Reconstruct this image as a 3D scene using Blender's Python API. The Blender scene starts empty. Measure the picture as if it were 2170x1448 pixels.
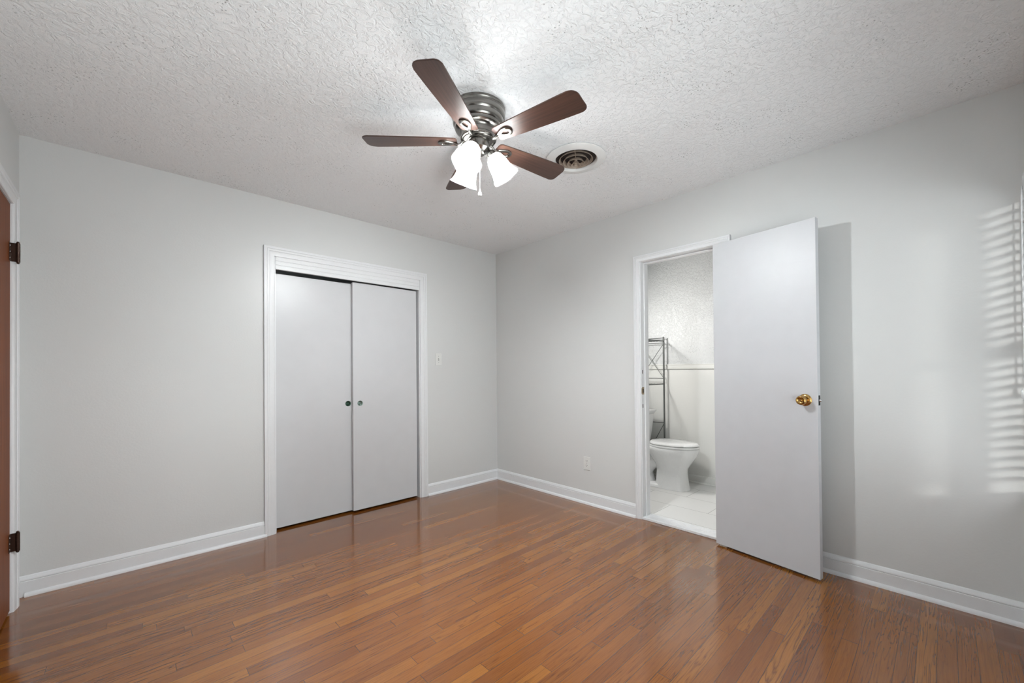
import bpy, bmesh, math, random
from mathutils import Vector, Matrix

random.seed(4)
PI = math.pi
sc = bpy.context.scene
COL = sc.collection

# ------------------------------------------------------------------ camera
F_PX, YAW, PITCH, ROLL, CY = 862.46, 0.8147, 0.0082, -0.0087, 779.47
CAM = Vector((-2.9216, -3.3423, 1.1660))
_fw = Vector((math.cos(YAW) * math.cos(PITCH), math.sin(YAW) * math.cos(PITCH), math.sin(PITCH)))
_r = Vector((math.sin(YAW), -math.cos(YAW), 0.0))
_u = _r.cross(_fw)
_r2 = math.cos(ROLL) * _r + math.sin(ROLL) * _u
_u2 = -math.sin(ROLL) * _r + math.cos(ROLL) * _u
cd = bpy.data.cameras.new('camera')
cam = bpy.data.objects.new('camera', cd)
COL.objects.link(cam)
M = Matrix((( _r2.x, _u2.x, -_fw.x), (_r2.y, _u2.y, -_fw.y), (_r2.z, _u2.z, -_fw.z))).to_4x4()
M.translation = CAM
cam.matrix_world = M
cd.sensor_fit = 'HORIZONTAL'
cd.sensor_width = 36.0
cd.lens = F_PX / 2170.0 * 36.0
cd.shift_y = (CY - 724.0) / 2170.0
cd.clip_start = 0.01
sc.camera = cam

# ------------------------------------------------------------------ exposure, world, daylight
sc.view_settings.view_transform = 'Standard'
sc.view_settings.look = 'None'
sc.view_settings.exposure = 0.0
sc.view_settings.gamma = 1.0
sc.view_settings.use_curve_mapping = False

BULB = 3050.0            # emission of the lit bulbs in the fan
DAY = 64.0              # daylight through the windows

w = bpy.data.worlds.new('sky'); sc.world = w; w.use_nodes = True
bg = w.node_tree.nodes['Background']
bg.inputs['Color'].default_value = (0.93, 0.97, 1.0, 1)
bg.inputs['Strength'].default_value = 1.3

def area(name, loc, rot, sx, sy, power, color=(1, 1, 1)):
    l = bpy.data.lights.new(name, 'AREA'); l.shape = 'RECTANGLE'
    l.size, l.size_y, l.energy, l.color = sx, sy, power, color
    o = bpy.data.objects.new(name, l); o.location = loc; o.rotation_euler = rot
    COL.objects.link(o); return o

# overcast daylight just outside the two windows of the front wall (shining +y and upward off the ground)
area('daylight_near_window', (-0.73, -3.95, 1.15), (math.radians(122), 0, 0), 1.3, 1.5, DAY * .16, (0.93, 0.975, 1.0))
area('daylight_far_window', (-2.17, -3.95, 1.15), (math.radians(122), 0, 0), 1.3, 1.5, DAY * 1.0, (0.93, 0.975, 1.0))
# weak low sun slanting along the outside of the window wall and through the blinds onto the right wall
sl = bpy.data.lights.new('sun', 'SUN'); sl.energy = .85; sl.angle = math.radians(1.9); sl.color = (1.0, .99, .97)
so = bpy.data.objects.new('sun', sl); COL.objects.link(so)
so.rotation_euler = Vector((1.0, .165, -.045)).to_track_quat('-Z', 'Y').to_euler(); so.location = (-6, -4.6, 2)
# unseen bathroom light from the left, set low to light the walls evenly
area('bathroom_side_light', (0.36, -1.03, 1.72), (math.radians(-60), 0, math.radians(25)), 0.35, 0.12, 21.0, (1.0, 0.985, 0.96))

# ------------------------------------------------------------------ mesh helpers
def new_bm(): return bmesh.new()

def box(bm, a, b, bev=0.0, seg=2):
    x0, y0, z0 = [min(p, q) for p, q in zip(a, b)]
    x1, y1, z1 = [max(p, q) for p, q in zip(a, b)]
    v = [bm.verts.new(p) for p in ((x0,y0,z0),(x1,y0,z0),(x1,y1,z0),(x0,y1,z0),(x0,y0,z1),(x1,y0,z1),(x1,y1,z1),(x0,y1,z1))]
    fs = [bm.faces.new([v[i] for i in q]) for q in ((3,2,1,0),(4,5,6,7),(0,1,5,4),(1,2,6,5),(2,3,7,6),(3,0,4,7))]
    if bev > 0:
        es = list({e for f in fs for e in f.edges})
        bmesh.ops.bevel(bm, geom=es, offset=bev, segments=seg, profile=0.5, affect='EDGES')

def quad(bm, pts):
    return bm.faces.new([bm.verts.new(p) for p in pts])

def loft(bm, rings, cap0=True, cap1=True, closed=True):
    R = [[bm.verts.new(p) for p in r] for r in rings]
    n = len(R[0])
    for i in range(len(R) - 1):
        for j in range(n if closed else n - 1):
            k = (j + 1) % n
            bm.faces.new((R[i][j], R[i][k], R[i+1][k], R[i+1][j]))
    if cap0 and closed: bm.faces.new(list(reversed(R[0])))
    if cap1 and closed: bm.faces.new(R[-1])
    return R

def lathe(bm, prof, center=(0, 0, 0), axis=(0, 0, 1), seg=48, cap0=False, cap1=False, lobes=None):
    """prof: list of (radius, height along axis)"""
    ax = Vector(axis).normalized()
    t = Vector((1, 0, 0)) if abs(ax.x) < 0.9 else Vector((0, 1, 0))
    e1 = ax.cross(t).normalized(); e2 = ax.cross(e1)
    c = Vector(center)
    rings = []
    for i, (r, h) in enumerate(prof):
        ring = []
        for k in range(seg):
            a = 2 * PI * k / seg
            rr = r
            if lobes: rr = r * (1 + lobes[i] * math.cos(6 * a))
            ring.append(c + ax * h + (e1 * math.cos(a) + e2 * math.sin(a)) * max(rr, 1e-5))
        rings.append(ring)
    return loft(bm, rings, cap0, cap1)

def tube(bm, pts, r, seg=10, cap=True):
    pts = [Vector(p) for p in pts]
    rr = r if isinstance(r, (list, tuple)) else [r] * len(pts)
    rings = []
    prev = None
    for i, p in enumerate(pts):
        d = (pts[min(i+1, len(pts)-1)] - pts[max(i-1, 0)]).normalized()
        if prev is None:
            t = Vector((0, 0, 1)) if abs(d.z) < 0.9 else Vector((1, 0, 0))
            e1 = d.cross(t).normalized()
        else:
            e1 = (prev - d * prev.dot(d)).normalized()
        prev = e1
        e2 = d.cross(e1)
        rings.append([p + (e1 * math.cos(2*PI*k/seg) + e2 * math.sin(2*PI*k/seg)) * rr[i] for k in range(seg)])
    loft(bm, rings, cap, cap)

def sphere(bm, c, r, sub=3, scale=(1, 1, 1)):
    m = Matrix.Translation(Vector(c)) @ Matrix.Diagonal((*scale, 1))
    bmesh.ops.create_icosphere(bm, subdivisions=sub, radius=r, matrix=m)

def link(name, bm, mat, parent=None, smooth=None, loc=None):
    bmesh.ops.recalc_face_normals(bm, faces=bm.faces[:])
    me = bpy.data.meshes.new(name); bm.to_mesh(me); bm.free()
    o = bpy.data.objects.new(name, me); COL.objects.link(o)
    if mat is not None: me.materials.append(mat)
    if parent is not None: o.parent = parent
    if loc is not None: o.location = loc
    if smooth is not None:
        if smooth >= 180:
            me.polygons.foreach_set('use_smooth', [True] * len(me.polygons))
        else:
            me.polygons.foreach_set('use_smooth', [True] * len(me.polygons))
            me.set_sharp_from_angle(angle=math.radians(smooth))
    return o

def tag(o, label, cat, group=None, kind=None):
    o['label'] = label; o['category'] = cat
    if group: o['group'] = group
    if kind: o['kind'] = kind
    return o

def structure(name, bm, mat, label, cat, smooth=None):
    return tag(link(name, bm, mat, None, smooth), label, cat, kind='structure')

def empty(name, loc, label, cat, group=None, rotz=0.0):
    o = bpy.data.objects.new(name, None); COL.objects.link(o)
    o.location = loc; o.rotation_euler = (0, 0, rotz); o.empty_display_size = 0.1
    return tag(o, label, cat, group)

# ------------------------------------------------------------------ materials
class NT:
    def __init__(s, name):
        s.m = bpy.data.materials.new(name); s.m.use_nodes = True
        s.t = s.m.node_tree; s.n = s.t.nodes; s.l = s.t.links
        s.p = s.n['Principled BSDF']; s.out = s.n['Material Output']
    def node(s, kind, **kw):
        x = s.n.new(kind)
        for k, v in kw.items():
            if k.startswith('i_'):
                key = k[2:]
                x.inputs[int(key) if key.isdigit() else key].default_value = v
            else: setattr(x, k, v)
        return x
    def link(s, a, b): s.l.new(a, b)
    def math(s, op, a, b=None, c=None, clamp=False):
        x = s.n.new('ShaderNodeMath'); x.operation = op; x.use_clamp = clamp
        for i, v in enumerate((a, b, c)):
            if v is None: continue
            if isinstance(v, (int, float)): x.inputs[i].default_value = v
            else: s.l.new(v, x.inputs[i])
        return x.outputs[0]
    def mix(s, fac, a, b, blend='MIX'):
        x = s.n.new('ShaderNodeMix'); x.data_type = 'RGBA'; x.blend_type = blend
        for i, v in ((0, fac), (6, a), (7, b)):
            if isinstance(v, (int, float)): x.inputs[i].default_value = v
            elif isinstance(v, tuple): x.inputs[i].default_value = (*v, 1) if len(v) == 3 else v
            else: s.l.new(v, x.inputs[i])
        return x.outputs[2]
    def coords(s, scale=(1, 1, 1), loc=(0, 0, 0)):
        g = s.n.new('ShaderNodeNewGeometry')
        mp = s.n.new('ShaderNodeMapping'); mp.inputs['Scale'].default_value = scale; mp.inputs['Location'].default_value = loc
        s.l.new(g.outputs['Position'], mp.inputs['Vector']); return mp.outputs[0]
    def objcoords(s, scale=(1, 1, 1)):
        g = s.n.new('ShaderNodeTexCoord')
        mp = s.n.new('ShaderNodeMapping'); mp.inputs['Scale'].default_value = scale
        s.l.new(g.outputs['Object'], mp.inputs['Vector']); return mp.outputs[0]
    def noise(s, vec, scale, detail=3, rough=.5, dist=0.0):
        x = s.n.new('ShaderNodeTexNoise'); x.inputs['Scale'].default_value = scale
        x.inputs['Detail'].default_value = detail; x.inputs['Roughness'].default_value = rough
        x.inputs['Distortion'].default_value = dist
        s.l.new(vec, x.inputs['Vector']); return x.outputs['Fac']
    def ramp(s, fac, stops):
        x = s.n.new('ShaderNodeValToRGB'); e = x.color_ramp.elements
        while len(e) < len(stops): e.new(0.5)
        for i, (p, c) in enumerate(stops):
            e[i].position = p; e[i].color = (*c, 1) if len(c) == 3 else c
        s.l.new(fac, x.inputs[0]); return x.outputs[0]
    def bump(s, h, strength, dist, normal=None):
        x = s.n.new('ShaderNodeBump'); x.inputs['Strength'].default_value = strength; x.inputs['Distance'].default_value = dist
        s.l.new(h, x.inputs['Height'])
        if normal is not None: s.l.new(normal, x.inputs['Normal'])
        return x.outputs[0]
    def set(s, base=None, rough=None, metal=None, spec=None, **kw):
        P = s.p.inputs
        if base is not None:
            if isinstance(base, tuple): P['Base Color'].default_value = (*base, 1)
            else: s.l.new(base, P['Base Color'])
        if rough is not None:
            if isinstance(rough, (int, float)): P['Roughness'].default_value = rough
            else: s.l.new(rough, P['Roughness'])
        if metal is not None: P['Metallic'].default_value = metal
        if spec is not None: P['Specular IOR Level'].default_value = spec
        for k, v in kw.items(): P[k].default_value = v
    def normal(s, n): s.l.new(n, s.p.inputs['Normal'])

def plain(name, base, rough=.4, metal=0.0, spec=.5, wob=0.0, wscale=40):
    """painted / moulded surface with a touch of procedural unevenness"""
    t = NT(name)
    c = t.coords()
    n = t.noise(c, wscale, 3)
    lo = tuple(x * 0.97 for x in base); hi = tuple(min(1, x * 1.03) for x in base)
    t.set(t.mix(n, lo, hi), rough, metal, spec)
    if wob > 0: t.normal(t.bump(t.noise(c, wscale * 4, 2), wob, .002))
    return t.m

def wall_paint(name, base, rough=.38, peel=.12):
    t = NT(name); c = t.coords()
    big = t.noise(c, 1.6, 3)
    t.set(t.mix(big, tuple(x * .985 for x in base), tuple(x * 1.015 for x in base)), rough, 0, .45)
    h = t.math('ADD', t.noise(c, 95, 3, .55), t.math('MULTIPLY', t.noise(c, 14, 2), .8))
    t.normal(t.bump(h, peel, .004)); return t.m

def knockdown(name, base, rough, strength, sc_=1.0):
    """sprayed and knocked-down plaster: flattened ridges, fine stipple and little open pits"""
    t = NT(name); c = t.coords()
    n1 = t.noise(c, 26 * sc_, 4, .6, .8)
    flat = t.ramp(n1, [(.44, (0, 0, 0)), (.56, (1, 1, 1))])
    n2 = t.noise(c, 85 * sc_, 3, .6)
    v = t.node('ShaderNodeTexVoronoi', i_Scale=44 * sc_); t.link(c, v.inputs['Vector'])
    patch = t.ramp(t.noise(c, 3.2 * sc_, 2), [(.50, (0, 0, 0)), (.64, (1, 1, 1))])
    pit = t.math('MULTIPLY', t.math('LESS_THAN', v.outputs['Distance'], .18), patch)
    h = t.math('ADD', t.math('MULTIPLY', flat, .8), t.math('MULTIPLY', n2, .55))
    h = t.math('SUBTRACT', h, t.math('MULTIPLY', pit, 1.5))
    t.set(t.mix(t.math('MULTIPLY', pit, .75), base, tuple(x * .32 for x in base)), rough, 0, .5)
    t.normal(t.bump(h, strength, .006)); return t.m

M_WALL = wall_paint('wall_paint_gray', (.618, .620, .612))
M_BATHWALL = wall_paint('bathroom_paint_gray', (.74, .74, .715))
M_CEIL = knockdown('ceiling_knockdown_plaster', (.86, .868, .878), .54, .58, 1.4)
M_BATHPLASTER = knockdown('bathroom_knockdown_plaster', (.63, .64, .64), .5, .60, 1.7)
M_TRIM = plain('white_trim_paint', (.715, .72, .73), .32, wob=.05)
M_DOOR = plain('white_door_paint', (.555, .56, .58), .40, wob=.10, wscale=12)
M_PANEL = plain('closet_panel_paint', (.575, .575, .585), .33, wob=.06, wscale=9)
M_NICKEL = plain('brushed_nickel', (.215, .205, .19), .25, 1.0, .5)
M_STEEL = plain('rack_steel', (.13, .135, .13), .4, .55, .5)
M_CHROME = plain('chrome', (.75, .75, .76), .12, 1.0)
M_BRASS = plain('polished_brass', (.50, .31, .11), .16, 1.0)
M_BRONZE = plain('dark_bronze', (.050, .026, .018), .28, .6)
M_BLACK = plain('black_hole', (.006, .006, .006), .7)
M_DARKGREEN = plain('tarnished_green_brass', (.045, .09, .065), .3, .8)
M_SILVERGREEN = plain('worn_green_brass', (.20, .27, .24), .3, .8)
M_CERAMIC = plain('white_ceramic', (.80, .805, .805), .10, 0, .6)
M_PLASTIC = plain('white_switch_plastic', (.68, .68, .66), .35)
M_VENT = plain('white_vent_enamel', (.74, .74, .73), .4)
M_LOUVER = plain('cream_louver_enamel', (.36, .29, .23), .4)
M_DUCT_SHADE = plain('dark_duct_shade', (.020, .011, .008), .8)
def slat_mat():
    """thin white vinyl: some daylight shines through the slats"""
    t = NT('white_blind_slat'); n = t.noise(t.coords(), 30, 2)
    t.set(t.mix(n, (.80, .81, .82), (.83, .84, .85)), .4)
    tr = t.node('ShaderNodeBsdfTranslucent'); tr.inputs['Color'].default_value = (.85, .86, .87, 1)
    m = t.node('ShaderNodeMixShader', i_0=.35); t.link(t.p.outputs[0], m.inputs[1]); t.link(tr.outputs[0], m.inputs[2])
    t.link(m.outputs[0], t.out.inputs[0]); return t.m
M_SLAT = slat_mat()
M_FIXT = plain('gray_window_frame', (.70, .71, .72), .35)

def floor_mat():
    t = NT('oak_strip_floor')
    g = t.n.new('ShaderNodeNewGeometry'); sp = t.n.new('ShaderNodeSeparateXYZ'); t.link(g.outputs['Position'], sp.inputs[0])
    X, Y = sp.outputs[0], sp.outputs[1]
    W = .0568
    yy = t.math('DIVIDE', t.math('ADD', Y, 2.969), W)
    row = t.math('FLOOR', yy)
    fy = t.math('SUBTRACT', yy, row)
    w1 = t.node('ShaderNodeTexWhiteNoise', noise_dimensions='1D'); t.link(row, w1.inputs['W'])
    r1 = w1.outputs['Value']
    w1b = t.node('ShaderNodeTexWhiteNoise', noise_dimensions='1D'); t.link(t.math('ADD', row, 51.3), w1b.inputs['W'])
    length = t.math('ADD', t.math('MULTIPLY', w1b.outputs['Value'], 1.0), .60)
    xx = t.math('DIVIDE', t.math('ADD', X, t.math('MULTIPLY', r1, 9.0)), length)
    seg = t.math('FLOOR', xx); fx = t.math('SUBTRACT', xx, seg)
    cb = t.n.new('ShaderNodeCombineXYZ'); t.link(row, cb.inputs[0]); t.link(seg, cb.inputs[1])
    w2 = t.node('ShaderNodeTexWhiteNoise', noise_dimensions='2D'); t.link(cb.outputs[0], w2.inputs['Vector'])
    rid = w2.outputs['Value']
    cs = t.n.new('ShaderNodeSeparateColor'); t.link(w2.outputs['Color'], cs.inputs[0])
    rid2 = cs.outputs[1]
    base = t.ramp(rid, [(0.0, (.180, .056, .0080)), (.22, (.212, .069, .0090)), (.60, (.238, .080, .0105)),
                        (.85, (.265, .093, .0120)), (1.0, (.305, .116, .0160))])
    # grain, stretched along each board and shifted per board
    off = t.math('MULTIPLY', rid, 37.0)
    gv = t.n.new('ShaderNodeCombineXYZ')
    t.link(t.math('ADD', t.math('MULTIPLY', X, .5), off), gv.inputs[0])
    t.link(t.math('MULTIPLY', Y, 9.0), gv.inputs[1]); t.link(t.math('MULTIPLY', rid2, 11.0), gv.inputs[2])
    warp = t.noise(gv.outputs[0], 3.2, 3, .55, .4)
    ringv = t.math('ADD', t.math('MULTIPLY', warp, 9.0), t.math('MULTIPLY', Y, 40.0))
    ring = t.math('ABSOLUTE', t.math('SINE', t.math('MULTIPLY', ringv, 2.6)))
    ringl = t.math('POWER', t.math('SUBTRACT', 1.0, ring), 3.0)
    gv2 = t.n.new('ShaderNodeCombineXYZ')
    t.link(t.math('MULTIPLY', X, 4.0), gv2.inputs[0]); t.link(t.math('MULTIPLY', Y, 160.0), gv2.inputs[1]); t.link(off, gv2.inputs[2])
    pore = t.noise(gv2.outputs[0], 2.2, 4, .65)
    pore_d = t.ramp(pore, [(.32, (0, 0, 0)), (.62, (1, 1, 1))])
    strength = t.math('ADD', t.math('MULTIPLY', t.math('POWER', rid2, 1.6), .75), .22)
    dark = t.math('MULTIPLY', ringl, strength)
    c1 = t.mix(dark, base, t.mix(1.0, base, (.26, .20, .17), 'MULTIPLY'))
    c2 = t.mix(t.math('MULTIPLY', t.math('SUBTRACT', 1.0, pore_d), .38), c1, t.mix(1.0, c1, (.50, .42, .38), 'MULTIPLY'))
    big = t.noise(g.outputs['Position'], 2.0, 3)
    c2 = t.mix(t.math('MULTIPLY', big, .30), c2, t.mix(1.0, c2, (.72, .66, .62), 'MULTIPLY'))
    # seams
    ey = t.math('MINIMUM', fy, t.math('SUBTRACT', 1.0, fy))
    sy = t.math('LESS_THAN', ey, t.math('ADD', .008, t.math('MULTIPLY', r1, .016)))
    ex = t.math('MULTIPLY', t.math('MINIMUM', fx, t.math('SUBTRACT', 1.0, fx)), length)
    sx = t.math('LESS_THAN', ex, .0011)
    seam = t.math('MAXIMUM', sy, sx)
    col = t.mix(t.math('MULTIPLY', seam, .62), c2, (.022, .008, .004))
    rough = t.math('ADD', .09, t.math('MULTIPLY', t.noise(g.outputs['Position'], 9, 3), .10))
    t.set(col, rough, 0, .60)
    t.p.inputs['Coat Weight'].default_value = .55; t.p.inputs['Coat Roughness'].default_value = .08
    # every board lies at its own tiny tilt, so reflections break from board to board
    tilt = t.math('MULTIPLY', t.math('SUBTRACT', fy, .5), t.math('SUBTRACT', rid2, .5))
    cup = t.math('MULTIPLY', t.math('POWER', t.math('ABSOLUTE', t.math('SUBTRACT', fy, .5)), 2.0), -.9)
    h = t.math('ADD', t.math('ADD', t.math('MULTIPLY', tilt, .35), t.math('MULTIPLY', cup, .5)), t.math('MULTIPLY', pore_d, .05))
    h = t.math('SUBTRACT', t.math('ADD', h, t.math('MULTIPLY', t.noise(g.outputs['Position'], 7, 2), .5)), t.math('MULTIPLY', seam, .6))
    t.normal(t.bump(h, .10, .004))
    return t.m
M_FLOOR = floor_mat()

def wood(name, dark, light, axis, rough=.3, fine=90, coat=0.0, obj=True, spec=.5):
    t = NT(name)
    s = [fine, fine, fine]; s[axis] = fine * .03
    c = t.objcoords(tuple(s)) if obj else t.coords(tuple(s))
    n = t.noise(c, 1.0, 4, .6, .6)
    s2 = [7, 7, 7]; s2[axis] = .6
    c2 = t.objcoords(tuple(s2)) if obj else t.coords(tuple(s2))
    n2 = t.noise(c2, 1.0, 3, .5, .5)
    f = t.math('ADD', t.math('MULTIPLY', n, .65), t.math('MULTIPLY', n2, .35))
    t.set(t.ramp(f, [(.32, dark), (.66, light)]), rough, 0, spec)
    t.p.inputs['Coat Weight'].default_value = coat
    t.normal(t.bump(n, .08, .001))
    return t.m
M_BLADE = wood('walnut_blade', (.030, .014, .010), (.085, .040, .027), 0, .36, 110)
M_WOODDOOR = wood('stained_wood_door', (.135, .036, .009), (.215, .064, .018), 2, .5, 60, 0, False, .10)

def tile_mat():
    t = NT('bathroom_floor_tile')
    c = t.coords()
    b = t.node('ShaderNodeTexBrick', offset=.5, i_Scale=1.0)
    b.inputs['Brick Width'].default_value = .61; b.inputs['Row Height'].default_value = .305
    b.inputs['Mortar Size'].default_value = .0022; b.inputs['Mortar Smooth'].default_value = .2
    b.inputs['Color1'].default_value = (.72, .715, .70, 1); b.inputs['Color2'].default_value = (.69, .685, .67, 1)
    b.inputs['Mortar'].default_value = (.30, .295, .28, 1)
    mp = t.node('ShaderNodeMapping'); mp.inputs['Rotation'].default_value = (0, 0, PI / 2); mp.inputs['Location'].default_value = (.10, .16, 0)
    t.link(c, mp.inputs['Vector']); t.link(mp.outputs[0], b.inputs['Vector'])
    n = t.noise(c, 5, 4, .6, .6)
    t.set(t.mix(t.math('MULTIPLY', n, .2), b.outputs['Color'], t.mix(1.0, b.outputs['Color'], (.86, .86, .87), 'MULTIPLY')), .28, 0, .5)
    t.normal(t.bump(t.math('SUBTRACT', 1.0, b.outputs['Fac']), .3, .002))
    return t.m
M_TILE = tile_mat()

def marble():
    t = NT('white_marble_sill'); c = t.coords()
    n = t.noise(c, 9, 5, .65, 1.4)
    t.set(t.ramp(n, [(.35, (.70, .71, .72)), (.55, (.80, .81, .82)), (.7, (.66, .67, .69))]), .22, 0, .5)
    return t.m
M_MARBLE = marble()

def frosted():
    """lit frosted lamp glass: scatters the bulb's light and lets part of it straight through"""
    t = NT('frosted_lamp_glass')
    tr = t.node('ShaderNodeBsdfTranslucent'); tr.inputs['Color'].default_value = (.95, .95, .94, 1)
    tp = t.node('ShaderNodeBsdfTransparent'); tp.inputs['Color'].default_value = (.97, .97, .97, 1)
    gl = t.node('ShaderNodeBsdfDiffuse'); gl.inputs['Color'].default_value = (.9, .9, .9, 1)
    n = t.noise(t.coords(), 30, 2)
    m1 = t.node('ShaderNodeMixShader'); t.link(t.math('ADD', .36, t.math('MULTIPLY', n, .1)), m1.inputs[0])
    t.link(tr.outputs[0], m1.inputs[1]); t.link(gl.outputs[0], m1.inputs[2])
    m2 = t.node('ShaderNodeMixShader', i_0=.165); t.link(m1.outputs[0], m2.inputs[1]); t.link(tp.outputs[0], m2.inputs[2])
    t.link(m2.outputs[0], t.out.inputs[0]); t.n.remove(t.p); return t.m
M_GLASS_LAMP = frosted()

def emit(name, col, s):
    t = NT(name); e = t.node('ShaderNodeEmission', i_Strength=s); e.inputs['Color'].default_value = (*col, 1)
    n = t.noise(t.coords(), 20, 1)
    t.link(t.mix(n, tuple(x * .98 for x in col), col), e.inputs['Color'])
    t.link(e.outputs[0], t.out.inputs[0]); t.n.remove(t.p); return t.m
M_BULB = emit('lit_bulb', (.945, .985, 1.0), BULB)

def pane_mat():
    t = NT('window_glass')
    tp = t.node('ShaderNodeBsdfTransparent'); gl = t.node('ShaderNodeBsdfGlossy', i_Roughness=.02)
    n = t.noise(t.coords(), 3, 1)
    t.link(t.mix(n, (.95, .97, .96), (.97, .98, .975)), tp.inputs['Color'])
    m = t.node('ShaderNodeMixShader', i_0=.05); t.link(tp.outputs[0], m.inputs[1]); t.link(gl.outputs[0], m.inputs[2])
    t.link(m.outputs[0], t.out.inputs[0]); t.n.remove(t.p); return t.m
M_PANE = pane_mat()

# ------------------------------------------------------------------ room shell
H = 2.44
XL = -3.341           # left wall (wooden door)
YF = -3.606           # wall with the windows, behind the camera
T = .11               # wall thickness
CX0, CX1, CZ = -2.146, -.948, 2.022     # closet opening

bm = new_bm(); box(bm, (XL - .3, YF - T, -.05), (0, 0, 0)); box(bm, (CX0 - .2, 0, -.05), (CX1 + .2, .74, 0))
structure('floor', bm, M_FLOOR, 'glossy reddish brown oak strip floor of the empty bedroom', 'floor')
bm = new_bm(); box(bm, (XL - T, YF - T, H), (0, 0, H + .05))
structure('ceiling', bm, M_CEIL, 'gray white knockdown textured plaster ceiling above the fan', 'ceiling')

# back wall (closet)
bm = new_bm()
box(bm, (XL - T, 0, 0), (CX0, T, H)); box(bm, (CX1, 0, 0), (T, T, H)); box(bm, (CX0, 0, CZ), (CX1, T, H))
structure('wall_back', bm, M_WALL, 'light gray wall around the white sliding closet doors', 'wall')
# closet interior
bm = new_bm()
box(bm, (CX0 - .16, .70, 0), (CX1 + .16, .74, H)); box(bm, (CX0 - .2, T, 0), (CX0 - .16, .70, H)); box(bm, (CX1 + .16, T, 0), (CX1 + .2, .70, H))
box(bm, (CX0 - .2, T, H), (CX1 + .2, .74, H + .04))
structure('wall_closet', bm, M_WALL, 'inside walls of the closet behind the white sliding doors', 'wall')

# right wall (bathroom door)
BY0, BY1, BZ = -1.720, -2.330, 2.012
bm = new_bm()
box(bm, (0, BY0, 0), (T, 0, H)); box(bm, (0, YF - T, 0), (T, BY1, H)); box(bm, (0, BY1, BZ), (T, BY0, H))
structure('wall_right', bm, M_WALL, 'light gray wall with the open bathroom doorway', 'wall')

# left wall (wood door)
LY0, LY1, LZ = -.182, -.96, 2.022
bm = new_bm()
box(bm, (XL - T, LY0, 0), (XL, 0, H)); box(bm, (XL - T, YF - T, 0), (XL, LY1, H)); box(bm, (XL - T, LY1, LZ), (XL, LY0, H))
structure('wall_left', bm, M_WALL, 'light gray wall at far left around the brown wooden door', 'wall')
bm = new_bm(); box(bm, (XL - .30, -1.1, 0), (XL - .26, 0, H)); box(bm, (XL - .30, -1.14, 0), (XL - T, -1.1, H)); box(bm, (XL - .30, 0, 0), (XL - T, .04, H)); box(bm, (XL - .30, -1.14, H), (XL - T, .04, H + .04))  # added unseen box, stops sky light leaking in around the wooden door
structure('wall_light_block', bm, M_WALL, 'added box behind the brown wooden door that keeps stray light out', 'wall')

# front wall with two windows (behind the camera; its far end touches the frame's right edge)
WIN = [(-1.36, -.13), (-2.86, -1.56)]; WZ0, WZ1 = .575, 2.00
bm = new_bm()
box(bm, (XL - T, YF - T, 0), (T, YF, WZ0)); box(bm, (XL - T, YF - T, WZ1), (T, YF, H))
xs = [T, WIN[0][1], WIN[0][0], WIN[1][1], WIN[1][0], XL - T]
for i in (0, 2, 4): box(bm, (xs[i + 1], YF - T, WZ0), (xs[i], YF, WZ1))
structure('wall_front', bm, M_WALL, 'light gray window wall beyond the right edge of the view', 'wall')

# bathroom shell
BXF, BYL, BYR, BFZ = 1.285, -.985, -2.95, .012
RAIL0, RAIL1 = 1.170, 1.222
bm = new_bm(); box(bm, (.0, BYR, -.05), (BXF, BYL, BFZ - .001)); 
structure('floor_bathroom', bm, M_TILE, 'pale gray tile floor inside the bathroom', 'floor')
bm = new_bm(); box(bm, (BXF, BYR, 0), (BXF + .08, BYL + .08, H))
structure('wall_bathroom', bm, M_BATHWALL, 'smooth gray bathroom wall behind the toilet', 'wall')
bm = new_bm(); box(bm, (T, BYL, 0), (BXF, BYL + .08, H)); box(bm, (T, BYR - .08, 0), (BXF + .08, BYR, H))
structure('wall_bathroom_side', bm, M_BATHWALL, 'bathroom side wall behind the toilet tank', 'wall')
bm = new_bm(); box(bm, (BXF - .006, BYR, RAIL1 - .02), (BXF, BYL, H))
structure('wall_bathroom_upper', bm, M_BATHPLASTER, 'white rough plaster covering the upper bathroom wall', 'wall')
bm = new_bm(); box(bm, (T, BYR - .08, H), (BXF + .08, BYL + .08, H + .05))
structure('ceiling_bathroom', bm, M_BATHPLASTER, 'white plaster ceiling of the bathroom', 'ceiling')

# ------------------------------------------------------------------ trim
def run_profile(bm, prof, a, b, inward, cut0=0.0, cut1=0.0):
    """extrude a (depth, height) profile from a to b; inward is the unit normal into the room.
    cut: how far each end is mitred back per metre of depth"""
    a, b, n = Vector(a), Vector(b), Vector(inward)
    d = (b - a).normalized()
    r0 = [a + n * p + Vector((0, 0, q)) + d * (p * cut0) for p, q in prof]
    r1 = [b + n * p + Vector((0, 0, q)) - d * (p * cut1) for p, q in prof]
    loft(bm, [r0, r1])

BASE = [(0, 0), (.0125, 0), (.0125, .0770), (.0110, .0785), (.0085, .0790), (.0085, .0815), (.0115, .0830), (.0115, .0905), (.0095, .0930), (.0070, .1010), (.0040, .1060), (0, .1075)]
SHOE = [(.0125, 0)] + [(.0125 + .0135 * math.cos(a), .020 * math.sin(a)) for a in [i * PI / 2 / 6 for i in range(7)]]
def baseboard(name, a, b, n, label, c0=0, c1=0, shoe_in=(0, 0)):
    bm = new_bm(); run_profile(bm, BASE, a, b, n, c0, c1)
    o = structure(name, bm, M_TRIM, label, 'baseboard', 40)
    d = (Vector(b) - Vector(a)).normalized()
    bm = new_bm(); run_profile(bm, SHOE, Vector(a) + d * shoe_in[0], Vector(b) - d * shoe_in[1], n, c0, c1)
    link('shoe_moulding', bm, M_TRIM, o, 40)
    return o
baseboard('baseboard_back_1', (XL, 0, 0), (-2.214, 0, 0), (0, -1, 0), 'white baseboard between the wooden door and the closet', 0, 0, (.022, -.01))
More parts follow.
